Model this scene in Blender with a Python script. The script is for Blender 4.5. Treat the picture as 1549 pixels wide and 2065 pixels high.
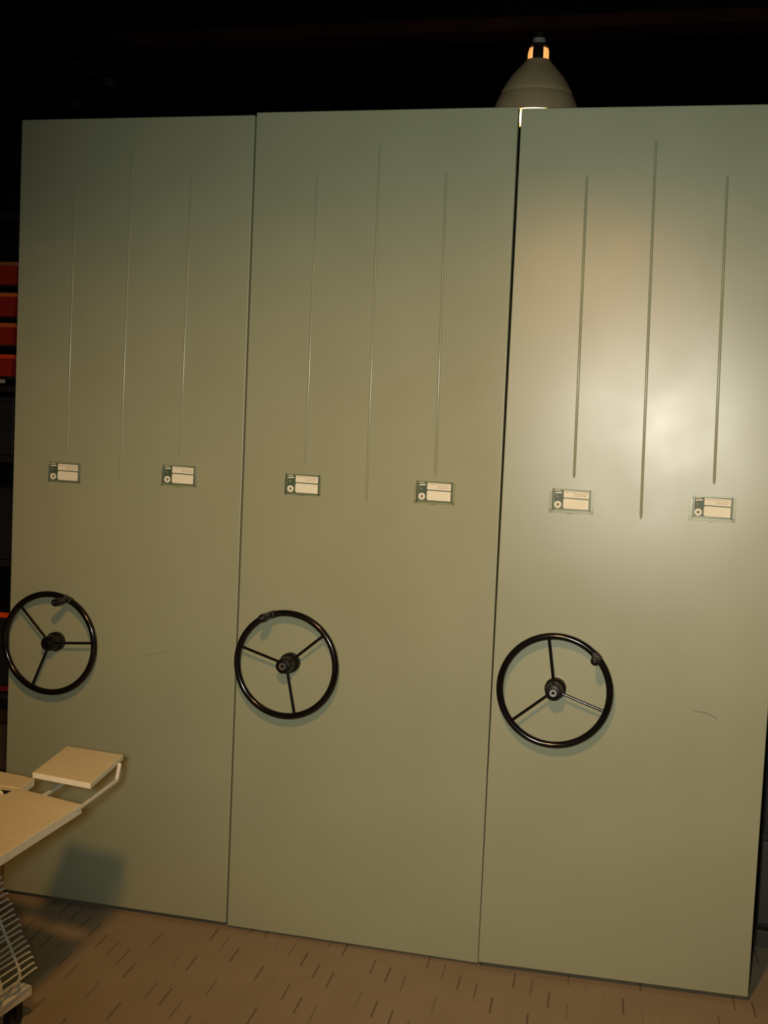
import bpy, bmesh, math, random
from mathutils import Vector, Matrix, Euler

for o in list(bpy.data.objects):
    bpy.data.objects.remove(o)
SC = bpy.context.scene
COL = SC.collection
random.seed(7)

# ------------------------------------------------------------------ camera
cd = bpy.data.cameras.new('camera')
cam = bpy.data.objects.new('camera', cd)
COL.objects.link(cam)
cd.sensor_fit = 'VERTICAL'
cd.sensor_height = 36.0
cd.lens = 2627.31 / 2065 * 36.0
cd.clip_end = 60
cam.matrix_world = Matrix((
    (0.96432267, -0.05889947, 0.25809425, 0.7896),
    (0.26115716, 0.05202987, -0.96389305, -4.096),
    (0.04334418, 0.99690709, 0.06555560, 1.7418),
    (0, 0, 0, 1)))
SC.camera = cam

# ------------------------------------------------------------------ world, lights, exposure
w = bpy.data.worlds.new('world')
SC.world = w
w.use_nodes = True
w.node_tree.nodes['Background'].inputs['Color'].default_value = (0.5, 0.6, 0.5, 1)
w.node_tree.nodes['Background'].inputs['Strength'].default_value = 0.0
SC.view_settings.view_transform = 'Standard'
SC.view_settings.look = 'None'
SC.view_settings.exposure = 0.0
SC.view_settings.gamma = 1.0
SC.view_settings.use_curve_mapping = False


def lamp(name, kind, loc, energy, color, radius, target=None, **kw):
    l = bpy.data.lights.new(name, kind)
    l.energy = energy
    l.color = color
    l.shadow_soft_size = radius
    for k, v in kw.items():
        setattr(l, k, v)
    o = bpy.data.objects.new(name, l)
    COL.objects.link(o)
    o.location = loc
    if target is not None:
        o.rotation_euler = (Vector(target) - Vector(loc)).to_track_quat('-Z', 'Y').to_euler()
    return o


# warm ceiling spot above the photographer, and the camera's own cooler flash
key = lamp('ceiling_spotlight', 'SPOT', (0.26, -3.2, 2.88), 205.0, (1.0, 0.485, 0.14), 0.10,
           target=(-0.10, 0.0, 0.75), spot_size=math.radians(58.5), spot_blend=1.0)
key.scale = (2.44, 1.0, 1.0)      # oval beam, wider than high
lamp('camera_flash', 'SPOT', (0.70, -4.12, 1.76), 340.0, (1.0, 0.965, 0.84), 0.06,
     target=(0.18, 0.0, 1.53), spot_size=math.radians(66.5), spot_blend=1.0)

# ------------------------------------------------------------------ helpers
WORLD_AT = {}


def link(name, data, parent=None, at=(0, 0, 0)):
    o = bpy.data.objects.new(name, data)
    COL.objects.link(o)
    at = Vector(at)
    WORLD_AT[o.name] = at
    if parent is not None:
        o.parent = parent
        o.location = at - WORLD_AT[parent.name]
    else:
        o.location = at
    return o


def thing(name, label, cat, at, group=None):
    o = link(name, None, None, at)
    o.empty_display_size = 0.1
    return tag(o, label, cat, group)


def tag(o, label=None, cat=None, group=None, kind=None):
    if label: o['label'] = label
    if cat: o['category'] = cat
    if group: o['group'] = group
    if kind: o['kind'] = kind
    return o


def obj(name, bm, mats, parent=None, at=None, smooth=None, label=None):
    """one mesh object; the bmesh is in world coordinates, its origin goes to at"""
    if at is None:
        n = len(bm.verts)
        at = Vector((0, 0, 0))
        for v in bm.verts: at += v.co
        at /= max(n, 1)
    at = Vector(at)
    for v in bm.verts: v.co -= at
    bmesh.ops.recalc_face_normals(bm, faces=bm.faces[:])
    me = bpy.data.meshes.new(name)
    bm.to_mesh(me)
    bm.free()
    if not isinstance(mats, (list, tuple)): mats = [mats]
    for m in mats: me.materials.append(m)
    if smooth is not None:
        for p in me.polygons: p.use_smooth = True
        me.set_sharp_from_angle(angle=math.radians(smooth))
    o = link(name, me, parent, at)
    if label: o['label'] = label
    return o


def box(bm, lo, hi, bevel=0.0, mat=0, segs=2):
    lo = Vector(lo); hi = Vector(hi)
    r = bmesh.ops.create_cube(bm, size=1.0)
    vs = r['verts']
    c = (lo + hi) / 2; s = hi - lo
    for v in vs:
        v.co = Vector((v.co.x * s.x, v.co.y * s.y, v.co.z * s.z)) + c
    fs = set(f for v in vs for f in v.link_faces)
    for f in fs: f.material_index = mat
    if bevel > 0:
        es = set(e for v in vs for e in v.link_edges)
        bmesh.ops.bevel(bm, geom=list(es), offset=bevel, segments=segs, profile=0.5, affect='EDGES', clamp_overlap=True)
    return bm


def prism(bm, pts, z0, z1, bevel=0.0, top_mat=0, side_mat=0):
    """horizontal polygon extruded from z0 to z1"""
    lo = [bm.verts.new((p[0], p[1], z0)) for p in pts]
    hi = [bm.verts.new((p[0], p[1], z1)) for p in pts]
    n = len(pts)
    fb = bm.faces.new(lo[::-1]); ft = bm.faces.new(hi)
    fb.material_index = side_mat; ft.material_index = top_mat
    es = []
    for i in range(n):
        f = bm.faces.new((lo[i], lo[(i + 1) % n], hi[(i + 1) % n], hi[i]))
        f.material_index = side_mat
    if bevel > 0:
        es = list(set(list(ft.edges) + list(fb.edges)))
        bmesh.ops.bevel(bm, geom=es, offset=bevel, segments=2, profile=0.5, affect='EDGES')
    return bm


def tube(bm, pts, r, n=12, closed=False, mat=0, r1=None):
    """round bar along a polyline"""
    pts = [Vector(p) for p in pts]
    rings = []
    m = len(pts)
    up = Vector((0.31, 0.17, 0.93)).normalized()
    for i, p in enumerate(pts):
        if closed:
            t = (pts[(i + 1) % m] - pts[i - 1]).normalized()
        elif i == 0:
            t = (pts[1] - pts[0]).normalized()
        elif i == m - 1:
            t = (pts[-1] - pts[-2]).normalized()
        else:
            t = ((pts[i + 1] - p).normalized() + (p - pts[i - 1]).normalized()).normalized()
        a = up - t * up.dot(t)
        if a.length < 0.05: a = Vector((1, 0, 0)) - t * t.x
        a.normalize(); b = t.cross(a)
        rr = r if r1 is None else r + (r1 - r) * i / (m - 1)
        rings.append([bm.verts.new(p + (a * math.cos(2 * math.pi * k / n) + b * math.sin(2 * math.pi * k / n)) * rr) for k in range(n)])
    cnt = m if closed else m - 1
    for i in range(cnt):
        A = rings[i]; B = rings[(i + 1) % m]
        for k in range(n):
            f = bm.faces.new((A[k], A[(k + 1) % n], B[(k + 1) % n], B[k])); f.material_index = mat
    if not closed:
        bm.faces.new(rings[0][::-1]).material_index = mat
        bm.faces.new(rings[-1]).material_index = mat
    return bm


def bend(pts, rad, steps=5):
    """rounds the inner corners of a polyline"""
    pts = [Vector(p) for p in pts]
    out = [pts[0]]
    for i in range(1, len(pts) - 1):
        p = pts[i]
        a = (pts[i - 1] - p).normalized(); b = (pts[i + 1] - p).normalized()
        s = p + a * rad; e = p + b * rad
        for k in range(steps + 1):
            t = k / steps
            out.append(s * (1 - t) ** 2 + p * 2 * t * (1 - t) + e * t * t)
    out.append(pts[-1])
    return out


def lathe(bm, prof, c, axis='Z', n=48, mat=0, caps=True):
    """prof = [(along, radius)], centre c"""
    c = Vector(c)
    rings = []
    for (h, r) in prof:
        ring = []
        for k in range(n):
            a = 2 * math.pi * k / n
            if axis == 'Z': d = Vector((r * math.cos(a), r * math.sin(a), h))
            else: d = Vector((r * math.cos(a), h, r * math.sin(a)))
            ring.append(bm.verts.new(c + d))
        rings.append(ring)
    for A, B in zip(rings, rings[1:]):
        for k in range(n):
            bm.faces.new((A[k], A[(k + 1) % n], B[(k + 1) % n], B[k])).material_index = mat
    if caps:
        bm.faces.new(rings[0]).material_index = mat
        bm.faces.new(rings[-1]).material_index = mat
    return bm


# ------------------------------------------------------------------ materials
def mat(name, col, rough=0.5, spec=0.5, metal=0.0, noise=0.0, nscale=20.0, bump=0.0, bscale=200.0,
        rough_var=0.0, rscale=3.0, coat=0.0, emit=None, estr=0.0, col2=None, bdist=0.001):
    m = bpy.data.materials.new(name)
    m.use_nodes = True
    nt = m.node_tree; N = nt.nodes; L = nt.links
    b = N['Principled BSDF']
    b.inputs['Base Color'].default_value = (*col, 1)
    b.inputs['Roughness'].default_value = rough
    b.inputs['Specular IOR Level'].default_value = spec
    b.inputs['Metallic'].default_value = metal
    if coat: b.inputs['Coat Weight'].default_value = coat
    tc = N.new('ShaderNodeTexCoord')
    if noise > 0:
        nz = N.new('ShaderNodeTexNoise'); nz.inputs['Scale'].default_value = nscale; nz.inputs['Detail'].default_value = 6
        L.new(tc.outputs['Object'], nz.inputs['Vector'])
        mx = N.new('ShaderNodeMix'); mx.data_type = 'RGBA'
        c2 = col2 if col2 else tuple(x * (1 - noise) for x in col)
        mx.inputs[6].default_value = (*col, 1); mx.inputs[7].default_value = (*c2, 1)
        rp = N.new('ShaderNodeValToRGB')
        rp.color_ramp.elements[0].position = 0.35; rp.color_ramp.elements[1].position = 0.65
        L.new(nz.outputs['Fac'], rp.inputs['Fac'])
        L.new(rp.outputs['Color'], mx.inputs[0])
        L.new(mx.outputs[2], b.inputs['Base Color'])
    if rough_var > 0:
        nz = N.new('ShaderNodeTexNoise'); nz.inputs['Scale'].default_value = rscale; nz.inputs['Detail'].default_value = 3
        L.new(tc.outputs['Object'], nz.inputs['Vector'])
        mr = N.new('ShaderNodeMapRange')
        mr.inputs['From Min'].default_value = 0.35; mr.inputs['From Max'].default_value = 0.65
        mr.inputs['To Min'].default_value = rough - rough_var; mr.inputs['To Max'].default_value = rough + rough_var
        L.new(nz.outputs['Fac'], mr.inputs['Value'])
        L.new(mr.outputs['Result'], b.inputs['Roughness'])
    if bump > 0:
        nz = N.new('ShaderNodeTexNoise'); nz.inputs['Scale'].default_value = bscale; nz.inputs['Detail'].default_value = 2
        L.new(tc.outputs['Object'], nz.inputs['Vector'])
        bp = N.new('ShaderNodeBump'); bp.inputs['Strength'].default_value = bump; bp.inputs['Distance'].default_value = bdist
        L.new(nz.outputs['Fac'], bp.inputs['Height'])
        L.new(bp.outputs['Normal'], b.inputs['Normal'])
    if emit:
        b.inputs['Emission Color'].default_value = (*emit, 1)
        b.inputs['Emission Strength'].default_value = estr
    return m


M = {}
M['panel'] = mat('sage_paint', (0.330, 0.360, 0.233), rough=0.325, spec=0.62, noise=0.05, nscale=3.0, rough_var=0.035, rscale=2.2)
M['rib_paint'] = mat('sage_paint_ridge', (0.330, 0.360, 0.233), rough=0.21, spec=0.6, noise=0.05, nscale=3.0)
M['rack_paint'] = mat('dark_rack_paint', (0.014, 0.014, 0.013), rough=0.5, noise=0.3, nscale=6)
M['carcass'] = mat('carcass_steel', (0.10, 0.095, 0.08), rough=0.5, noise=0.2, nscale=8)
M['black_gloss'] = mat('black_lacquer', (0.006, 0.005, 0.005), rough=0.16, spec=0.6, noise=0.2, nscale=30)
M['black_matte'] = mat('black_plastic', (0.007, 0.006, 0.006), rough=0.38, spec=0.22, noise=0.3, nscale=40)
M['grey_clamp'] = mat('grey_clamp', (0.045, 0.042, 0.040), rough=0.4, spec=0.3, noise=0.2, nscale=60)
M['steel'] = mat('bright_steel', (0.62, 0.60, 0.55), rough=0.3, metal=1.0, noise=0.1, nscale=90)
M['card_white'] = mat('card_white', (0.86, 0.86, 0.68), rough=0.6, noise=0.03, nscale=50)
M['card_green'] = mat('card_green', (0.06, 0.105, 0.055), rough=0.5, noise=0.1, nscale=60)
M['card_print'] = mat('card_print', (0.42, 0.36, 0.26), rough=0.7, noise=0.1, nscale=80)
M['laminate'] = mat('tan_laminate', (0.82, 0.74, 0.47), rough=0.45, noise=0.07, nscale=60)
M['cream'] = mat('cream_edge', (0.80, 0.80, 0.66), rough=0.45, noise=0.05, nscale=40)
M['cream_tube'] = mat('cream_powder_coat', (0.62, 0.63, 0.55), rough=0.4, noise=0.05, nscale=40)
M['rubber'] = mat('black_rubber', (0.01, 0.01, 0.01), rough=0.6, noise=0.2, nscale=60)
M['red'] = mat('red_plastic', (0.42, 0.026, 0.010), rough=0.4, noise=0.15, nscale=15)
M['orange'] = mat('orange_rim', (0.85, 0.17, 0.03), rough=0.4, noise=0.1, nscale=15)
M['vivid'] = mat('vivid_orange_rim', (1.0, 0.085, 0.006), rough=0.4, noise=0.08, nscale=15)
M['rust'] = mat('rust_rim', (0.42, 0.11, 0.045), rough=0.5, noise=0.1, nscale=15)
M['crimson'] = mat('crimson_cover', (0.20, 0.012, 0.035), rough=0.5, noise=0.15, nscale=15)
M['carton'] = mat('brown_carton', (0.10, 0.06, 0.035), rough=0.8, noise=0.2, nscale=12)
M['drawer'] = mat('olive_drawer', (0.05, 0.05, 0.034), rough=0.55, noise=0.15, nscale=9)
M['dark_box'] = mat('dark_box', (0.009, 0.009, 0.0095), rough=0.6, noise=0.2, nscale=9)
M['tag'] = mat('paper_tag', (0.45, 0.40, 0.30), rough=0.6, noise=0.05, nscale=30)
M['wall'] = mat('dark_wall', (0.008, 0.007, 0.006), rough=0.8, noise=0.3, nscale=3)
M['ceiling'] = mat('black_ceiling', (0.0025, 0.002, 0.002), rough=0.95, spec=0.03, noise=0.3, nscale=2)
M['beam'] = mat('lamp_tinted_beam', (0.016, 0.0055, 0.0025), rough=0.9, spec=0.05, noise=0.4, nscale=6)  # brown beam, with the lamp's reddish glow put into its colour
M['conduit'] = mat('grey_conduit', (0.045, 0.045, 0.04), rough=0.5, noise=0.2, nscale=30)
M['shade'] = mat('enamel_shade', (0.37, 0.31, 0.18), rough=0.5, noise=0.12, nscale=14)
M['socket'] = mat('grey_socket', (0.20, 0.215, 0.215), rough=0.35, noise=0.1, nscale=50)
M['bulb'] = mat('lit_bulb', (1, 0.9, 0.7), rough=0.3, emit=(1.0, 0.60, 0.20), estr=14.0)
M['neck_glow'] = mat('neck_window_glow', (1, 0.8, 0.5), rough=0.3, emit=(1.0, 0.42, 0.09), estr=0.9)  # bulb light in the neck windows, given as the sleeve's own glow
M['scratch'] = mat('scratch_mark', (0.15, 0.15, 0.10), rough=0.5, noise=0.2, nscale=90)
M['scratch_faint'] = mat('faint_scratch_mark', (0.25, 0.27, 0.19), rough=0.5, noise=0.2, nscale=90)


def clear_plastic():
    m = bpy.data.materials.new('clear_acrylic'); m.use_nodes = True
    nt = m.node_tree; N = nt.nodes; L = nt.links
    N.remove(N['Principled BSDF'])
    out = N['Material Output']
    tr = N.new('ShaderNodeBsdfTransparent'); tr.inputs['Color'].default_value = (0.955, 0.96, 0.93, 1)
    gl = N.new('ShaderNodeBsdfGlossy'); gl.inputs['Roughness'].default_value = 0.12; gl.inputs['Color'].default_value = (1, 1, 0.95, 1)
    fr = N.new('ShaderNodeFresnel'); fr.inputs['IOR'].default_value = 1.49
    tc = N.new('ShaderNodeTexCoord'); nz = N.new('ShaderNodeTexNoise'); nz.inputs['Scale'].default_value = 60
    bp = N.new('ShaderNodeBump'); bp.inputs['Strength'].default_value = 0.1; bp.inputs['Distance'].default_value = 0.0005
    L.new(tc.outputs['Object'], nz.inputs['Vector']); L.new(nz.outputs['Fac'], bp.inputs['Height'])
    L.new(bp.outputs['Normal'], gl.inputs['Normal'])
    mx = N.new('ShaderNodeMixShader')
    L.new(fr.outputs['Fac'], mx.inputs['Fac']); L.new(tr.outputs[0], mx.inputs[1]); L.new(gl.outputs[0], mx.inputs[2])
    L.new(mx.outputs[0], out.inputs['Surface'])
    return m


M['clear'] = clear_plastic()


def carpet():
    """brown loop carpet with short dark dashes woven in staggered rows"""
    m = bpy.data.materials.new('dashed_carpet'); m.use_nodes = True
    nt = m.node_tree; N = nt.nodes; L = nt.links
    b = N['Principled BSDF']; b.inputs['Roughness'].default_value = 0.95; b.inputs['Specular IOR Level'].default_value = 0.1
    tc = N.new('ShaderNodeTexCoord')
    mp = N.new('ShaderNodeMapping'); mp.inputs['Rotation'].default_value = (0, 0, math.radians(-5.6))
    L.new(tc.outputs['Object'], mp.inputs['Vector'])
    sep = N.new('ShaderNodeSeparateXYZ'); L.new(mp.outputs[0], sep.inputs[0])

    def ma(op, a, bb=None, c=None):
        n = N.new('ShaderNodeMath'); n.operation = op
        for i, x in enumerate((a, bb, c)):
            if x is None: continue
            if isinstance(x, (int, float)): n.inputs[i].default_value = x
            else: L.new(x, n.inputs[i])
        return n.outputs[0]

    u = ma('DIVIDE', sep.outputs['X'], 0.0568)
    ui = ma('FLOOR', u); uf = ma('FRACT', u)
    wn = N.new('ShaderNodeTexWhiteNoise'); wn.noise_dimensions = '1D'; L.new(ui, wn.inputs['W'])
    v = ma('ADD', ma('DIVIDE', sep.outputs['Y'], 0.252), ma('ADD', ma('MULTIPLY', ui, 0.24), ma('MULTIPLY', wn.outputs['Value'], 0.16)))
    vi = ma('FLOOR', v); vf = ma('FRACT', v)
    cv = N.new('ShaderNodeCombineXYZ'); L.new(ui, cv.inputs[0]); L.new(vi, cv.inputs[1])
    w2 = N.new('ShaderNodeTexWhiteNoise'); w2.noise_dimensions = '2D'; L.new(cv.outputs[0], w2.inputs['Vector'])
    du = ma('ABSOLUTE', ma('SUBTRACT', uf, 0.5))
    inu = N.new('ShaderNodeMapRange'); L.new(du, inu.inputs['Value'])
    inu.inputs['From Min'].default_value = 0.03; inu.inputs['From Max'].default_value = 0.07
    inu.inputs['To Min'].default_value = 1; inu.inputs['To Max'].default_value = 0
    dv = ma('ABSOLUTE', ma('SUBTRACT', vf, 0.5))
    inv = N.new('ShaderNodeMapRange'); L.new(dv, inv.inputs['Value'])
    inv.inputs['From Min'].default_value = 0.21; inv.inputs['From Max'].default_value = 0.25
    inv.inputs['To Min'].default_value = 1; inv.inputs['To Max'].default_value = 0
    stg = N.new('ShaderNodeMapRange'); L.new(w2.outputs['Value'], stg.inputs['Value'])
    stg.inputs['From Min'].default_value = 0.15; stg.inputs['From Max'].default_value = 0.7
    stg.inputs['To Min'].default_value = 0.0; stg.inputs['To Max'].default_value = 0.66
    dash = ma('MULTIPLY', ma('MULTIPLY', inu.outputs[0], inv.outputs[0]), stg.outputs[0])
    nz = N.new('ShaderNodeTexNoise'); nz.inputs['Scale'].default_value = 180; nz.inputs['Detail'].default_value = 4
    L.new(tc.outputs['Object'], nz.inputs['Vector'])
    nb = N.new('ShaderNodeTexNoise'); nb.inputs['Scale'].default_value = 5; nb.inputs['Detail'].default_value = 3
    L.new(tc.outputs['Object'], nb.inputs['Vector'])
    m1 = N.new('ShaderNodeMix'); m1.data_type = 'RGBA'
    m1.inputs[6].default_value = (0.30, 0.25, 0.165, 1); m1.inputs[7].default_value = (0.47, 0.39, 0.265, 1)
    L.new(nz.outputs['Fac'], m1.inputs[0])
    m2 = N.new('ShaderNodeMix'); m2.data_type = 'RGBA'; m2.blend_type = 'MULTIPLY'
    m2.inputs[7].default_value = (0.78, 0.76, 0.72, 1)
    L.new(nb.outputs['Fac'], m2.inputs[0]); L.new(m1.outputs[2], m2.inputs[6])
    m3 = N.new('ShaderNodeMix'); m3.data_type = 'RGBA'
    m3.inputs[7].default_value = (0.09, 0.065, 0.045, 1)
    L.new(dash, m3.inputs[0]); L.new(m2.outputs[2], m3.inputs[6])
    L.new(m3.outputs[2], b.inputs['Base Color'])
    bp = N.new('ShaderNodeBump'); bp.inputs['Strength'].default_value = 0.5; bp.inputs['Distance'].default_value = 0.003
    L.new(nz.outputs['Fac'], bp.inputs['Height']); L.new(bp.outputs['Normal'], b.inputs['Normal'])
    return m


M['carpet'] = carpet()

# ------------------------------------------------------------------ the setting
X0, X1, Y0, Y1, ZC = -6.0, 5.0, -6.5, 5.0, 3.95


def struct(name, lo, hi, m):
    bm = bmesh.new(); box(bm, lo, hi)
    return tag(obj(name, bm, m), kind='structure')


bm = bmesh.new(); box(bm, (X0, Y0, -0.1), (X1, Y1, 0.0))
tag(obj('floor', bm, M['carpet'], at=(0, 0, 0)), kind='structure')
struct('ceiling', (X0, Y0, ZC), (X1, Y1, ZC + 0.1), M['ceiling'])
struct('wall_back', (X0, Y1, 0), (X1, Y1 + 0.1, ZC), M['wall'])
struct('wall_front', (X0, Y0 - 0.1, 0), (X1, Y0, ZC), M['wall'])
struct('wall_left', (X0 - 0.1, Y0, 0), (X0, Y1, ZC), M['wall'])
struct('wall_right', (X1, Y0, 0), (X1 + 0.1, Y1, ZC), M['wall'])
bm = bmesh.new()
box(bm, (X0, 0.93, 3.275), (X1, 1.10, 3.325), 0.004)
box(bm, (X0, 1.00, 3.325), (X1, 1.03, 3.53), 0.0, 1)
box(bm, (X0, 0.93, 3.53), (X1, 1.10, 3.545), 0.0, 1)
for k in range(6):
    x = X0 + 0.6 + k * 1.95
    box(bm, (x, 1.005, 3.545), (x + 0.04, 1.025, ZC), 0.0, 1)
tag(obj('trim_1', bm, [M['beam'], M['ceiling']]), kind='structure')  # lower flange coloured as lamplit, upper beam in ceiling black to stay dark

# ------------------------------------------------------------------ mobile shelving units
UNITS = [
    dict(x0=-1.667, x1=-0.8058, zb=0.018, zt=2.747, tilt=0,
         ribs=[((-1.459, 1.599), (-1.453, 2.519)), ((-1.253, 1.511), (-1.242, 2.634)), ((-1.033, 1.607), (-1.023, 2.546))],
         cards=[(-1.4655, 1.535, 0.0), (-1.033, 1.547, 0.5)],
         hub=(-1.4763, 0.9392), hub_k=0.70, knob=(-1.4075, 1.101), bolt=False,
         label='sage green shelving unit at the left behind the desk, handwheel with plain dark hub'),
    dict(x0=-0.8006, x1=0.0732, zb=0.010, zt=2.755, tilt=0,
         ribs=[((-0.583, 1.607), (-0.581, 2.543)), ((-0.368, 1.490), (-0.373, 2.644)), ((-0.141, 1.591), (-0.151, 2.558))],
         cards=[(-0.589, 1.539, 0.0), (-0.1405, 1.539, 0.6)],
         hub=(-0.6056, 0.9419), hub_k=0.86, knob=(-0.6624, 1.1029), bolt=True,
         label='middle sage green shelving unit, handwheel knob at the upper left of its rim'),
    dict(x0=0.0798, x1=0.9330, zb=0.020, zt=2.7465, tilt=0,
         ribs=[((0.304, 1.605), (0.295, 2.540)), ((0.516, 1.488), (0.498, 2.650)), ((0.730, 1.607), (0.715, 2.541))],
         cards=[(0.300, 1.538, 1.0), (0.7295, 1.538, 1.0)],
         hub=(0.2815, 0.9406), hub_k=0.92, knob=(0.4102, 1.0623), bolt=True,
         label='sage green shelving unit at the right with flash glare, handwheel knob at upper right'),
]
SPOKE_ENDS = [
    [(-1.5908, 1.0608), (-1.3234, 0.9525), (-1.5384, 0.7851)],
    [(-0.7659, 0.9902), (-0.4817, 1.0476), (-0.5705, 0.7851)],
    [(0.2573, 1.0989), (0.1575, 0.8389), (0.4332, 0.8901)],
]
RIM_Y = -0.055
R_RIM, R_TUBE = 0.1716, 0.0109


def rib_mesh(a, b):
    """pressed vertical rib: shallow half-round bead with rounded ends"""
    bm = bmesh.new()
    hw, hh = 0.0043, 0.0042
    n = 14
    rows = []
    steps = [0.0, 0.004, 0.012, 0.5, 0.988, 0.996, 1.0]
    sc = [0.05, 0.6, 1, 1, 1, 0.6, 0.05]
    for t, s in zip(steps, sc):
        x = a[0] + (b[0] - a[0]) * t; z = a[1] + (b[1] - a[1]) * t
        row = []
        for k in range(n + 1):
            th = math.pi * k / n
            row.append(bm.verts.new((x + hw * s * math.cos(th), 0.0006 - hh * s * math.sin(th) - 0.0004, z)))
        rows.append(row)
    for A, B in zip(rows, rows[1:]):
        for k in range(n):
            bm.faces.new((A[k], A[k + 1], B[k + 1], B[k]))
    # closed back
    for A, B in zip(rows, rows[1:]):
        bm.faces.new((A[0], A[-1], B[-1], B[0]))
    bm.faces.new(rows[0]); bm.faces.new(rows[-1])
    return bm


def poly(bm, pts, y0, y1):
    """polygon in the facade plane (x, z) with thickness from y0 (back) to y1 (front)"""
    A = [bm.verts.new((p[0], y0, p[1])) for p in pts]
    B = [bm.verts.new((p[0], y1, p[1])) for p in pts]
    n = len(pts)
    bm.faces.new(A); bm.faces.new(B[::-1])
    for i in range(n):
        bm.faces.new((A[i], A[(i + 1) % n], B[(i + 1) % n], B[i]))
    return bm


def card_holder(root, cx, cz, ex):
    """clear plastic label holder with a green and white paper card in it"""
    w2, h2 = 0.0595, 0.0335
    bm = bmesh.new()
    f0 = 0.0035
    # back plate, side channels, bottom channel, front lips, flange
    box(bm, (cx - w2, -0.0016, cz - h2 + 0.001), (cx + w2, -0.0001, cz + h2), 0.0004)
    box(bm, (cx - w2, -0.0075, cz - h2), (cx - w2 + 0.0022, -0.0016, cz + h2), 0.0006)
    box(bm, (cx + w2 - 0.0022, -0.0075, cz - h2), (cx + w2, -0.0016, cz + h2), 0.0006)
    box(bm, (cx - w2, -0.0075, cz - h2), (cx + w2, -0.0016, cz - h2 + 0.0022), 0.0006)
    box(bm, (cx - w2, -0.0086, cz - h2), (cx - w2 + 0.006, -0.0071, cz + h2), 0.0004)
    box(bm, (cx + w2 - 0.006, -0.0086, cz - h2), (cx + w2, -0.0071, cz + h2), 0.0004)
    e = 0.004 + 0.006 * ex
    box(bm, (cx - w2 - e, -0.0022, cz - h2 - e), (cx - w2 + 0.0015, -0.0002, cz + h2 - 0.010), 0.0007)
    box(bm, (cx + w2 - 0.0015, -0.0022, cz - h2 - e), (cx + w2 + e, -0.0002, cz + h2 - 0.004), 0.0007)
    box(bm, (cx - w2 - e, -0.0024, cz - h2 - e), (cx + w2 + e, -0.0003, cz - h2 + 0.0015), 0.0007)
    box(bm, (cx - 0.012, -0.0026, cz - h2 - e - 0.003), (cx + 0.004, -0.0003, cz - h2 - e + 0.001), 0.0006)
    hold = obj('label_holder', bm, M['clear'], root, at=(cx, 0, cz), label='clear plastic label holder')
    # card
    a, b = 0.0545, 0.0295
    bm = bmesh.new()
    box(bm, (cx - a, -0.0030, cz - b), (cx + a, -0.0018, cz + b))
    obj('card', bm, M['card_green'], hold, label='dark green printed card')
    y0, y1 = -0.0030, -0.0034
    xs = cx - a + 0.0290
    bm = bmesh.new()
    poly(bm, [(xs, cz + 0.0060), (cx + a - 0.001, cz + 0.0045), (cx + a - 0.001, cz + b - 0.003), (xs + 0.001, cz + b - 0.0015)], y0, y1)
    obj('heading_strip', bm, M['card_white'], hold, label='white strip with tiny print')
    bm = bmesh.new()
    r = 0.004
    pts = [(xs, cz - b + 0.001 + r), (xs + r, cz - b + 0.001), (cx + a - 0.001, cz - b + 0.0005),
           (cx + a - 0.001, cz + 0.0010), (xs + r, cz + 0.0028), (xs, cz + 0.0028 - r)]
    poly(bm, pts, y0, y1)
    obj('blank_field', bm, M['card_white'], hold, label='blank white field')
    # ring emblem
    bm = bmesh.new()
    rc = (cx - a + 0.0125, cz - b + 0.0125)
    n = 28
    Ri, Ro = 0.0046, 0.0112
    vs = []
    for k in range(n):
        an = 2 * math.pi * k / n
        vs.append([bm.verts.new((rc[0] + rr * math.cos(an), yy, rc[1] + rr * math.sin(an))) for rr, yy in ((Ri, y0), (Ro, y0), (Ro, y1), (Ri, y1))])
    for k in range(n):
        A, B = vs[k], vs[(k + 1) % n]
        for j in range(4):
            bm.faces.new((A[j], A[(j + 1) % 4], B[(j + 1) % 4], B[j]))
    obj('ring_emblem', bm, M['card_white'], hold, label='white printed ring')
    bm = bmesh.new()
    lathe(bm, [(y0, 0.0023), (y1, 0.0023)], (rc[0], 0, rc[1]), 'Y', 16)
    obj('ring_dot', bm, M['card_print'], hold)
    # slanted white marks at the top of the green field, small mark under them
    bm = bmesh.new()
    x = cx - a
    poly(bm, [(x + 0.0035, cz + 0.0175), (x + 0.0240, cz + 0.0195), (x + 0.0255, cz + 0.0225), (x + 0.0180, cz + 0.0230), (x + 0.0030, cz + 0.0212)], y0, y1)
    poly(bm, [(x + 0.0025, cz + 0.0258), (x + 0.0200, cz + 0.0265), (x + 0.0195, cz + 0.0285), (x + 0.0030, cz + 0.0280)], y0, y1)
    obj('slanted_mark', bm, M['card_white'], hold, label='slanted white mark')
    bm = bmesh.new()
    poly(bm, [(x + 0.0065, cz + 0.0085), (x + 0.0090, cz + 0.0120), (x + 0.0105, cz + 0.0085), (x + 0.0140, cz + 0.0060), (x + 0.0115, cz + 0.0040), (x + 0.0095, cz + 0.0068)], y0, y1)
    obj('small_mark', bm, M['tag'], hold)
    # tiny lines of print on the strip
    bm = bmesh.new()
    for row, (xa, xb, dz) in enumerate([(0.004, 0.078, 0.0245), (0.034, 0.076, 0.0190), (0.034, 0.070, 0.0140)]):
        p = xs + xa
        while p < xs + xb:
            l = random.uniform(0.003, 0.008)
            zz = cz + dz - 0.0012 * (p - xs) / 0.078 - 0.0022
            if p + l < cx + a - 0.003:
                poly(bm, [(p, zz), (p + l, zz), (p + l, zz + 0.0017), (p, zz + 0.0017)], y1, y1 - 0.0002)
            p += l + 0.0016
    obj('print', bm, M['card_print'], hold)
    return hold


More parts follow.
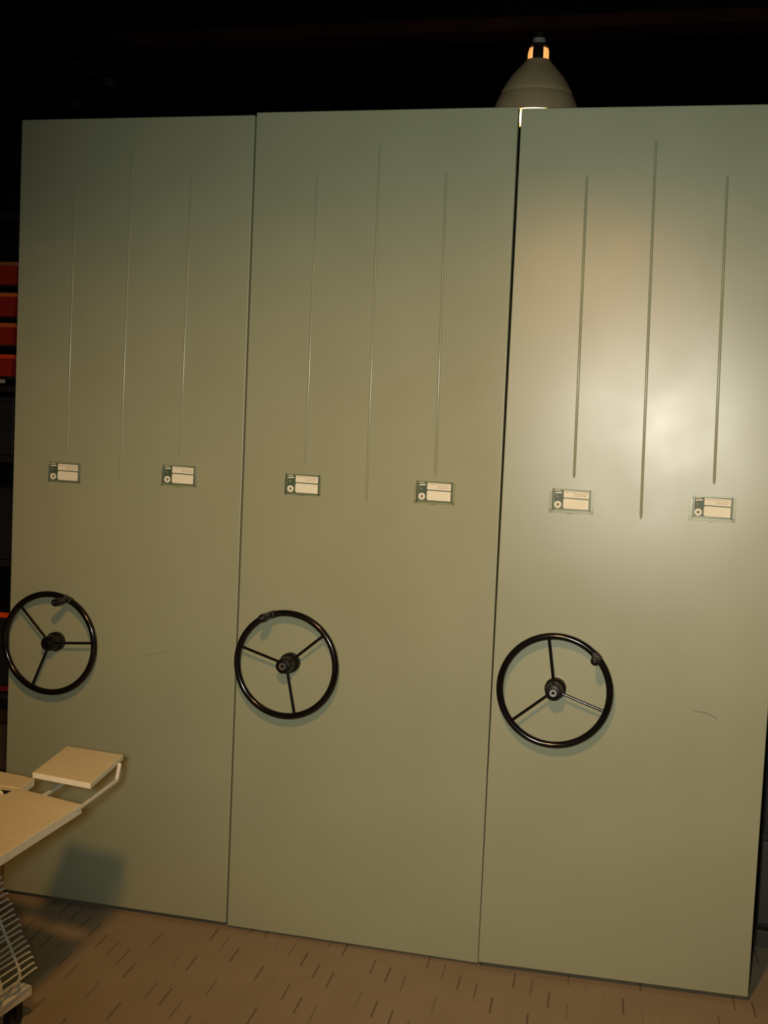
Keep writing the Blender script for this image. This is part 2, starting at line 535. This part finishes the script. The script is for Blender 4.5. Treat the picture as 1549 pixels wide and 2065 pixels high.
def hand_wheel(root, u, ends):
    hx, hz = u['hub']
    c = Vector((hx, RIM_Y, hz))
    K = u['hub_k']
    bm = bmesh.new()
    n = 96
    tube(bm, [(hx + R_RIM * math.cos(2 * math.pi * k / n), RIM_Y, hz + R_RIM * math.sin(2 * math.pi * k / n)) for k in range(n)], R_TUBE, 18, closed=True)
    wh = obj('hand_wheel', bm, M['black_gloss'], root, at=c, smooth=60, label='black three spoked handwheel rim')
    for e in ends:
        d = Vector((e[0] - hx, 0, e[1] - hz)).normalized()
        bm = bmesh.new()
        tube(bm, [Vector((hx, -0.052, hz)) + d * 0.016, c + d * (R_RIM - 0.006)], 0.0046, 12)
        obj('spoke', bm, M['black_gloss'], wh, smooth=60)
    bm = bmesh.new()
    lathe(bm, [(h * K, r) for h, r in [(0.0, 0.030), (-0.004, 0.0335), (-0.030, 0.0335), (-0.036, 0.031), (-0.040, 0.0275), (-0.062, 0.0265),
               (-0.066, 0.0262), (-0.096, 0.0255), (-0.101, 0.0235), (-0.1025, 0.020), (-0.1025, 0.004)]], (hx, 0, hz), 'Y', 40)
    obj('hub', bm, M['black_matte'], wh, smooth=30)
    bm = bmesh.new()
    lathe(bm, [(h * K, r) for h, r in [(-0.1015, 0.0125), (-0.1060, 0.0125), (-0.1075, 0.0112), (-0.1075, 0.0066), (-0.1035, 0.0060), (-0.1030, 0.0010)]], (hx, 0, hz), 'Y', 28)
    obj('bolt', bm, M['steel'] if u['bolt'] else M['black_matte'], wh, smooth=30,
        label='bright steel socket bolt' if u['bolt'] else 'dark socket bolt')
    if u['bolt']:
        bm = bmesh.new()
        lathe(bm, [(h * K, r) for h, r in [(-0.1028, 0.0058), (-0.1045, 0.0058)]], (hx, 0, hz), 'Y', 6)
        obj('socket_shade_plug', bm, M['black_matte'], wh)  # black plug put in for the shade inside the hex socket
    # crank knob on a clamp round the rim
    kx, kz = u['knob']
    d = Vector((kx - hx, 0, kz - hz)).normalized()
    th = math.atan2(d.z, d.x)
    bm = bmesh.new()
    tube(bm, [(hx + R_RIM * math.cos(th + t), RIM_Y, hz + R_RIM * math.sin(th + t)) for t in [x * 0.016 for x in range(-5, 6)]], R_TUBE + 0.0016, 16)
    obj('clamp', bm, M['grey_clamp'], wh, smooth=50, label='dull grey clamp on the rim')
    k = Vector((hx, 0, hz)) + d * R_RIM
    bm = bmesh.new()
    lathe(bm, [(h + 0.018, r) for h, r in [(-0.077, 0.0085), (-0.100, 0.0085), (-0.105, 0.0105), (-0.125, 0.0125), (-0.150, 0.0135), (-0.163, 0.0132), (-0.168, 0.0110), (-0.1695, 0.006), (-0.1680, 0.0035)]], (k.x, 0, k.z), 'Y', 28)
    obj('crank_knob', bm, M['black_matte'], wh, smooth=35)
    bm = bmesh.new()
    lathe(bm, [(-0.1495, 0.0042), (-0.1525, 0.0042), (-0.1532, 0.003)], (k.x, 0, k.z), 'Y', 16)
    obj('knob_pin', bm, M['grey_clamp'], wh, smooth=35)


def strip(bm, pts, y0, y1, w):
    for a, b in zip(pts, pts[1:]):
        d = Vector((b[0] - a[0], b[1] - a[1])).normalized(); nrm = Vector((-d.y, d.x)) * w
        poly(bm, [(a[0] - nrm.x, a[1] - nrm.y), (b[0] - nrm.x, b[1] - nrm.y), (b[0] + nrm.x, b[1] + nrm.y), (a[0] + nrm.x, a[1] + nrm.y)], y0, y1)


BODY_D = 0.86
for ui, u in enumerate(UNITS):
    x0, x1, zb, zt = u['x0'], u['x1'], u['zb'], u['zt']
    root = thing('mobile_shelving_unit', u['label'], 'shelving', ((x0 + x1) / 2, 0.0, 0.0), 'mobile shelving units side by side')
    bm = bmesh.new()
    box(bm, (x0, 0.0, zb), (x1, 0.028, zt), 0.0035, segs=4)
    if ui == 2:
        for v in bm.verts:       # right edge leans a little outwards
            if v.co.z > 1.3: v.co.z += (v.co.x - x0) * 0.008
            if v.co.x > x1 - 0.02: v.co.x += (v.co.z - 1.3) * 0.006
    if ui == 1:
        for v in bm.verts:       # seam opens towards the top
            if v.co.x > x1 - 0.02: v.co.x += -(v.co.z - 1.3) * 0.0015
    if ui == 2:
        for v in bm.verts:
            if v.co.x < x0 + 0.02: v.co.x += (v.co.z - 1.3) * 0.0015
    ep = obj('end_panel', bm, M['panel'], root, at=((x0 + x1) / 2, 0, 0), smooth=35)
    wn = ep.modifiers.new('weighted_normals', 'WEIGHTED_NORMAL'); wn.keep_sharp = True; wn.weight = 100; wn.mode = 'FACE_AREA'
    # open shelf body behind the panel
    bx0, bx1 = x0 + 0.025, x1 - 0.025
    bm = bmesh.new(); box(bm, (bx0, 0.028, 0.035), (bx1, BODY_D, 0.13), 0.004)
    obj('carriage', bm, M['carcass'], root)
    for wx in (bx0 + 0.08, bx1 - 0.08):
        for wy in (0.12, BODY_D - 0.08):
            bm = bmesh.new()
            lathe(bm, [(-0.012, 0.040), (-0.012, 0.048), (0.012, 0.048), (0.012, 0.040)], (0, 0, 0), 'Y', 20)
            for v in bm.verts: v.co = Vector((wx + v.co.y, wy + v.co.x, 0.048 + v.co.z))
            obj('carriage_wheel', bm, M['rubber'], root, smooth=35)
    for px in (bx0, bx1 - 0.035):
        for py in (0.029, BODY_D - 0.04):
            bm = bmesh.new(); box(bm, (px, py, 0.13), (px + 0.035, py + 0.04, 2.60), 0.002)
            obj('upright', bm, M['carcass'], root)
    for k in range(7):
        z = 0.30 + k * 0.375
        bm = bmesh.new(); box(bm, (bx0 + 0.001, 0.032, z), (bx1 - 0.001, BODY_D, z + 0.03), 0.002)
        obj('shelf', bm, M['carcass'], root)
    bm = bmesh.new(); box(bm, ((x0 + x1) / 2 - 0.01, 0.029, 0.13), ((x0 + x1) / 2 + 0.01, BODY_D, 2.59), 0.002)
    obj('centre_divider', bm, M['carcass'], root)
    for a, b in u['ribs']:
        obj('pressed_rib', rib_mesh(a, b), M['rib_paint'], root, smooth=60)
    for cx, cz, ex in u['cards']:
        card_holder(root, cx, cz, ex)
    hand_wheel(root, u, SPOKE_ENDS[ui])
    if ui == 2:
        bm = bmesh.new()
        pts = [(0.711, 0.9020), (0.725, 0.9030), (0.740, 0.9020), (0.752, 0.8985), (0.765, 0.8935), (0.775, 0.8890), (0.782, 0.8850)]
        strip(bm, pts, 0.0, -0.0004, 0.0011)
        obj('scratch', bm, M['scratch'], root, label='curved dark scratch on the paint')
    if ui == 2:
        root.location.y += 0.007
        root.rotation_euler = (0, 0, math.radians(2.7))      # this unit stands slightly askew
    if ui == 0:
        bm = bmesh.new()
        strip(bm, [(-1.143, 0.916), (-1.125, 0.9195), (-1.105, 0.924), (-1.085, 0.931), (-1.070, 0.937), (-1.057, 0.941)], 0.0, -0.0003, 0.0009)
        obj('scratch', bm, M['scratch_faint'], root, label='faint thin scratch on the paint')

# ------------------------------------------------------------------ pendant lamp behind the units
LC = Vector((-0.039, 1.015, 0.0))
pl = thing('pendant_lamp', 'lit pendant lamp with beige bell shade hanging behind the shelving units', 'lamp', (LC.x, LC.y, 3.275))
bm = bmesh.new()
outer = [(3.178, 0.0485), (3.160, 0.062), (3.140, 0.0815), (3.115, 0.1025), (3.090, 0.119), (3.065, 0.1325), (3.048, 0.1405), (3.043, 0.1400),
         (3.038, 0.1440), (3.020, 0.1530), (3.000, 0.1600), (2.980, 0.1650), (2.963, 0.1680)]
inner = [(z - 0.002, r - 0.004) for z, r in outer[::-1]]
prof = outer + [(2.961, 0.1672)] + inner + [(3.178, 0.0485)]
lathe(bm, prof, LC, 'Z', 64, caps=False)
bmesh.ops.remove_doubles(bm, verts=bm.verts[:], dist=0.0002)
obj('lamp_shade', bm, M['shade'], pl, at=(LC.x, LC.y, 3.05), smooth=40)
bm = bmesh.new()
lathe(bm, [(3.222, 0.034), (3.228, 0.046), (3.236, 0.046), (3.240, 0.036), (3.2405, 0.010)], LC, 'Z', 40)
cage = obj('neck_cage', bm, M['black_matte'], pl, smooth=30)
for k in range(4):          # four straps of the neck, open windows between them
    a = math.radians(-84 + 90 * k)
    bm = bmesh.new()
    n = 5
    hw = math.radians(25)
    rows = []
    for z, r in ((3.168, 0.048), (3.205, 0.0475), (3.230, 0.045)):
        rows.append([[bm.verts.new((LC.x + rr * math.cos(a + hw * (2 * j / n - 1)), LC.y + rr * math.sin(a + hw * (2 * j / n - 1)), z)) for j in range(n + 1)] for rr in (r, r - 0.003)])
    for (A, a2), (B, b2) in zip(rows, rows[1:]):
        for j in range(n):
            bm.faces.new((A[j], A[j + 1], B[j + 1], B[j])); bm.faces.new((a2[j + 1], a2[j], b2[j], b2[j + 1]))
        bm.faces.new((A[0], B[0], b2[0], a2[0])); bm.faces.new((A[n], a2[n], b2[n], B[n]))
    bm.faces.new(rows[0][0] + rows[0][1][::-1]); bm.faces.new(rows[-1][0][::-1] + rows[-1][1])
    obj('neck_strap', bm, M['black_matte'], cage)
bm = bmesh.new()
lathe(bm, [(3.2405, 0.024), (3.242, 0.025), (3.262, 0.025), (3.264, 0.022), (3.2655, 0.012)], LC, 'Z', 28)
obj('socket', bm, M['socket'], pl, smooth=30, label='grey metal lamp socket')
bm = bmesh.new()
lathe(bm, [(3.264, 0.010), (3.266, 0.030), (3.272, 0.044), (3.2758, 0.046)], LC, 'Z', 32)
obj('mount', bm, M['black_matte'], pl, smooth=30)
bm = bmesh.new()
prof = [(3.165, 0.0400)]
for k in range(0, 17):
    t = k / 16
    a = math.radians(58 - 148 * t)
    prof.append((2.962 + 0.064 * math.sin(a), max(0.064 * math.cos(a), 0.001)))
prof = [(3.165, 0.036), (3.120, 0.036), (3.060, 0.036)] + prof[2:]
lathe(bm, prof, LC, 'Z', 40)
bulb = obj('bulb', bm, M['bulb'], pl, smooth=50, label='glowing round bulb')
bm = bmesh.new()
lathe(bm, [(3.227, 0.036), (3.20, 0.0425), (3.168, 0.043)], LC, 'Z', 32)
obj('neck_glow', bm, M['neck_glow'], pl, smooth=50, label='orange glowing sleeve standing in for bulb light')  # added sleeve glows in place of bulb light passing through the windows
# its light
lamp('bulb_light', 'POINT', (LC.x, LC.y, 2.880), 2.2, (1.0, 0.52, 0.17), 0.02)

# ------------------------------------------------------------------ conduits under the ceiling
for name, x, ya, yb, z, lab in [('ceiling_conduit', -2.72, -0.6, 2.664, 3.60, 'thin grey conduit running under the black ceiling, nearer the shelving units'),
                                ('ceiling_conduit', -3.20, -0.6, 3.15, 3.60, 'thin grey conduit under the black ceiling, farther left of the two')]:
    t = thing(name, lab, 'conduit', (x, yb, z), 'ceiling conduits at the upper left')
    bm = bmesh.new(); tube(bm, [(x, ya, z), (x, yb, z)], 0.008 if x > -3 else 0.007, 10)
    obj('pipe', bm, M['conduit'], t, smooth=50)
    bm = bmesh.new(); box(bm, (x - 0.022, yb - 0.01, z - 0.022), (x + 0.022, yb + 0.04, z + 0.022), 0.003)
    obj('junction_box', bm, M['conduit'], t)
    for yy in (0.2, 1.4, yb - 0.2):
        bm = bmesh.new(); box(bm, (x - 0.006, yy, z), (x + 0.006, yy + 0.02, ZC + 0.001))
        obj('hanger', bm, M['ceiling'], t)

# ------------------------------------------------------------------ left rack beyond the units, with its contents
RX0, RX1, RY0, RY1 = -3.45, -1.93, 1.0, 1.55
rk = thing('storage_rack', 'dark steel storage rack behind the left unit, holding red bins', 'rack', ((RX0 + RX1) / 2, RY0, 0))
for px in (RX0, RX1 - 0.04):
    for py in (RY0, RY1 - 0.04):
        bm = bmesh.new(); box(bm, (px, py, 0), (px + 0.04, py + 0.04, 2.75), 0.003)
        obj('upright', bm, M['rack_paint'], rk)
SH = [0.132, 0.520, 0.802, 1.080, 1.540, 1.850, 2.60]
for z in SH:
    bm = bmesh.new()
    box(bm, (RX0 + 0.002, RY0 + 0.003, z - 0.03), (RX1 - 0.002, RY1 - 0.003, z), 0.003)
    obj('shelf', bm, M['rack_paint'], rk)


def bin_(x0, x1, y0, y1, z0, z1, label, group, rim='orange'):
    z0 += 0.001
    """stacking bin: tapered tub with a thick bright rim along its top"""
    t = thing('storage_bin', label, 'bin', ((x0 + x1) / 2, y0, z0), group)
    bm = bmesh.new()
    ins = 0.012
    zr = z1 - 0.018
    lo = [bm.verts.new(p) for p in ((x0 + ins, y0 + ins, z0), (x1 - ins, y0 + ins, z0), (x1 - ins, y1 - ins, z0), (x0 + ins, y1 - ins, z0))]
    hi = [bm.verts.new(p) for p in ((x0 + .003, y0 + .003, zr), (x1 - .003, y0 + .003, zr), (x1 - .003, y1 - .003, zr), (x0 + .003, y1 - .003, zr))]
    hi2 = [bm.verts.new(p) for p in ((x0 + .007, y0 + .007, zr), (x1 - .007, y0 + .007, zr), (x1 - .007, y1 - .007, zr), (x0 + .007, y1 - .007, zr))]
    lo2 = [bm.verts.new(p) for p in ((x0 + ins + .004, y0 + ins + .004, z0 + .004), (x1 - ins - .004, y0 + ins + .004, z0 + .004), (x1 - ins - .004, y1 - ins - .004, z0 + .004), (x0 + ins + .004, y1 - ins - .004, z0 + .004))]
    bm.faces.new(lo); bm.faces.new(lo2)
    for A, B in ((lo, hi), (hi, hi2), (hi2, lo2)):
        for i in range(4): bm.faces.new((A[i], A[(i + 1) % 4], B[(i + 1) % 4], B[i]))
    obj('tub', bm, M['red'], t)
    bm = bmesh.new()
    box(bm, (x0, y0, zr), (x1, y0 + 0.010, z1), 0.002); box(bm, (x0, y1 - 0.010, zr), (x1, y1, z1), 0.002)
    box(bm, (x0, y0 + 0.010, zr), (x0 + 0.010, y1 - 0.010, z1), 0.002); box(bm, (x1 - 0.010, y0 + 0.010, zr), (x1, y1 - 0.010, z1), 0.002)
    obj('rim', bm, M[rim], t, label='dull rust coloured rim' if rim == 'rust' else 'bright orange rim')
    return t


BN = ['lowest red bin of the four on the dark rack, brightest orange rim',
      'second red bin from the bottom of the four on the rack',
      'third red bin from the bottom of the four on the rack',
      'topmost red bin of the four on the dark rack']
bz = [1.850, 1.9840, 2.1200, 2.2560]
# bins stand on slim spacers of the rack (wire tiers)
for i, (z0, z1) in enumerate([(1.888, 1.985), (2.026, 2.122), (2.150, 2.254), (2.288, 2.388)]):
    bm = bmesh.new()
    zz = z0
    box(bm, (RX0 + 0.03, RY0 + 0.03, zz - 0.012), (RX1 - 0.03, RY1 - 0.03, zz), 0.002)
    obj('tier', bm, M['rack_paint'], rk)
    bin_(-2.86, -2.284 + 0.003 * (3 - i) * -1, RY0 + 0.02, RY1 - 0.05, z0, z1, BN[i], 'red bins on the left rack', ('vivid', 'orange', 'orange', 'rust')[i])


def crate(name, label, cat, lo, hi, m, lidm=None, lid=0.018, group=None, front=None):
    lo = (lo[0], lo[1], lo[2] + 0.001)
    t = thing(name, label, cat, ((lo[0] + hi[0]) / 2, lo[1], lo[2]), group)
    bm = bmesh.new(); box(bm, lo, (hi[0], hi[1], hi[2] - lid), 0.004)
    obj('body', bm, m, t)
    bm = bmesh.new(); box(bm, (lo[0] - .003, lo[1] - .003, hi[2] - lid), (hi[0] + .003, hi[1] + .003, hi[2]), 0.003)
    obj('lid', bm, lidm or m, t, label='coloured lid' if lidm else None)
    if front:
        bm = bmesh.new(); box(bm, (lo[0], lo[1] - 0.010, front[1]), (hi[0], lo[1] - 0.0035, front[2]), 0.001)
        obj('front_strip', bm, M[front[0]], t, label='orange red front edge')
    return t


crate('storage_box', 'dark box on the left rack directly below the red bins', 'box', (-2.86, 1.03, 1.540), (-2.29, 1.48, 1.80), M['dark_box'])
crate('storage_box', 'dark box with a thin tan lid edge on the left rack, mid height', 'box', (-2.86, 1.03, 1.080), (-2.275, 1.48, 1.40), M['dark_box'])
crate('lidded_box', 'dark box under the orange edged tray, behind the left handwheel', 'box', (-2.86, 1.02, 0.520), (-2.262, 1.48, 0.765), M['dark_box'])
crate('flat_tray', 'flat dark tray with an orange red front edge beside the left handwheel', 'tray', (-2.86, 1.01, 0.802), (-2.258, 1.48, 0.848), M['dark_box'], front=('vivid', 0.824, 0.847))
crate('carton', 'brown carton on the lowest shelf of the left rack', 'carton', (-2.86, 1.02, 0.132), (-2.246, 1.48, 0.340), M['carton'])
bm = bmesh.new(); box(bm, (-2.86, 0.992, 1.858), (-2.315, 0.9985, 1.874), 0.001)
obj('label_strip', bm, M['tag'], rk, label='pale paper label on the shelf edge')
for z, m in ((0.555, 'crimson'),):
    bm = bmesh.new(); box(bm, (-2.80, 0.990, 0.498), (-2.25, 1.0025, 0.519), 0.001)
    obj('edge_strip', bm, M[m], rk, label='crimson strip on the shelf edge')

# ------------------------------------------------------------------ right rack beyond the right unit
DX0, DX1, DY0, DY1 = 0.950, 2.3, 0.48, 1.05
dk = thing('drawer_cabinet', 'dark cabinet with olive drawers past the right unit', 'cabinet', ((DX0 + DX1) / 2, DY0, 0))
bm = bmesh.new()
box(bm, (DX0, DY0 + 0.02, 0.075), (DX1, DY1, 2.1), 0.004)
obj('body', bm, M['rack_paint'], dk)
bm = bmesh.new(); box(bm, (DX0 + 0.03, DY0 + 0.05, 0.0), (DX1 - 0.03, DY1, 0.075))
obj('plinth', bm, M['dark_box'], dk)
for k, (z0, z1) in enumerate([(0.012, 0.070), (0.095, 0.383), (0.410, 0.70), (0.728, 1.02), (1.048, 1.34), (1.368, 1.66), (1.688, 2.06)]):
    if k == 0:
        bm = bmesh.new(); box(bm, (DX0 + 0.004, DY0 + 0.004, z0), (DX1 - 0.004, DY0 + 0.05, z1), 0.003)
        obj('kick_panel', bm, M['drawer'], dk)
        continue
    for a, b in ((DX0 + 0.005, DX0 + 0.66), (DX0 + 0.67, DX1 - 0.005)):
        bm = bmesh.new(); box(bm, (a, DY0, z0), (b, DY0 + 0.022, z1), 0.004)
        dr = obj('drawer', bm, M['drawer'] if k == 1 else M['dark_box'], dk)
        bm = bmesh.new()
        zc = (z0 + z1) / 2 + 0.06; xc = (a + b) / 2
        tube(bm, bend([(xc - 0.06, DY0 + 0.004, zc), (xc - 0.06, DY0 - 0.03, zc), (xc + 0.06, DY0 - 0.03, zc), (xc + 0.06, DY0 + 0.004, zc)], 0.012), 0.005, 8)
        obj('handle', bm, M['black_matte'], dr, smooth=50)

# ------------------------------------------------------------------ desk at the lower left
DZ = 0.70
dsk = thing('computer_desk', 'tan topped desk with cream edges and a raised small shelf at the lower left', 'desk', (-1.10, -1.15, 0.0))
bm = bmesh.new()
main = [(-0.842, -0.992), (-1.066, -0.927), (-1.95, -0.885), (-1.95, -1.62), (-0.806, -1.62)]
prism(bm, main[::-1], DZ - 0.026, DZ, 0.002, 0, 1)
top = obj('desk_top', bm, [M['laminate'], M['cream']], dsk)
bm = bmesh.new()
leaf = [(-1.068, -0.921), (-1.084, -0.818), (-1.225, -0.790), (-1.95, -0.76), (-1.95, -0.879)]
prism(bm, leaf, DZ - 0.024, DZ - 0.001, 0.002, 0, 1)
obj('rear_leaf', bm, [M['laminate'], M['cream']], dsk)
# dark plate standing in for the shade of a cable slot, with cream flap
bm = bmesh.new()
prism(bm, [(-1.072, -0.990), (-1.120, -0.980), (-1.112, -0.960), (-1.074, -0.958)], DZ - 0.001, DZ + 0.0008)
slot = obj('slot_shade_plate', bm, M['black_matte'], dsk, label='small dark plate for the shade in the cable slot')
bm = bmesh.new()
prism(bm, [(-1.080, -0.990), (-1.16, -0.972), (-1.152, -0.950), (-1.110, -0.962)], DZ, DZ + 0.006, 0.0008)
obj('slot_flap', bm, M['cream'], slot)
# raised shelf
bm = bmesh.new()
sh = [(-0.890, -0.655), (-1.084, -0.633), (-1.028, -0.927), (-0.833, -0.962)]
prism(bm, sh, 0.734, 0.750, 0.0015, 0, 1)
obj('raised_shelf', bm, [M['laminate'], M['cream']], dsk)
tz = 0.690
bm = bmesh.new()
tube(bm, bend([(-0.846, -1.10, tz - 0.004), (-0.846, -1.005, tz), (-0.876, -0.722, tz + 0.001), (-0.878, -0.700, 0.736)], 0.012), 0.0062, 12)
obj('tube_arm', bm, M['cream_tube'], dsk, smooth=50)
bm = bmesh.new()
tube(bm, bend([(-0.985, -1.10, tz - 0.004), (-0.985, -0.985, tz), (-1.000, -0.800, tz), (-1.004, -0.730, 0.736)], 0.012), 0.0062, 12)
obj('tube_arm', bm, M['cream_tube'], dsk, smooth=50)
# leaning wire leg: many thin bars tied by two rods
def leg_x(z): return -1.137 - (z - 0.430) * 0.498
bm = bmesh.new()
for yy in (-0.965, -1.06):
    tube(bm, bend([(leg_x(0.678) - 0.006, yy, 0.678), (leg_x(0.185) - 0.006, yy, 0.185), (-1.082, yy, 0.112)], 0.03), 0.0042, 8)
lg = obj('leg', bm, M['cream_tube'], dsk, smooth=50, label='leaning rods that carry the wire bars')
bm = bmesh.new()
tube(bm, [(0.004, 0.0, 0.0), (0.0, -0.004, 0.0), (-0.012, -0.36, 0.0)], 0.0030, 6)
wz = 0.672
proto = None
while wz > 0.185:
    at = Vector((leg_x(wz), -0.900 + random.uniform(-0.006, 0.006), wz))
    if proto is None:
        me = bpy.data.meshes.new('wire')
        bm.to_mesh(me); bm.free(); me.materials.append(M['cream_tube'])
        proto = me
    o = link('wire', proto, lg, at)
    o.rotation_euler = (random.uniform(-0.03, 0.03), 0, random.uniform(-0.05, 0.05))
    wz -= 0.0142
bm = bmesh.new()
prism(bm, [(-1.050, -0.862), (-1.106, -0.850), (-1.150, -1.56), (-1.086, -1.56)], 0.086, 0.118, 0.004)
ft = obj('foot', bm, M['cream'], dsk)
for cy in (-0.895, -1.50):
    cx = -1.088 if cy > -1 else -1.116
    bm = bmesh.new()
    lathe(bm, [(-0.013, 0.012), (-0.013, 0.030), (-0.010, 0.034), (0.010, 0.034), (0.013, 0.030), (0.013, 0.012)], (0, 0, 0), 'Y', 24)
    for v in bm.verts: v.co = Vector((cx + v.co.y, cy + v.co.x, 0.034 + v.co.z))
    cs = obj('caster', bm, M['rubber'], ft, smooth=35)
    bm = bmesh.new()
    box(bm, (cx - 0.020, cy - 0.018, 0.034), (cx - 0.014, cy + 0.018, 0.080), 0.002)
    box(bm, (cx + 0.014, cy - 0.018, 0.034), (cx + 0.020, cy + 0.018, 0.080), 0.002)
    box(bm, (cx - 0.022, cy - 0.022, 0.074), (cx + 0.022, cy + 0.022, 0.086), 0.002)
    obj('caster_fork', bm, M['black_matte'], ft)
bm = bmesh.new()
box(bm, (-1.86, -1.55, 0.03), (-1.82, -0.92, DZ - 0.026), 0.004); box(bm, (-1.88, -1.60, 0.0), (-1.80, -0.87, 0.03), 0.004)
obj('leg', bm, M['cream_tube'], dsk, label='plain panel leg')
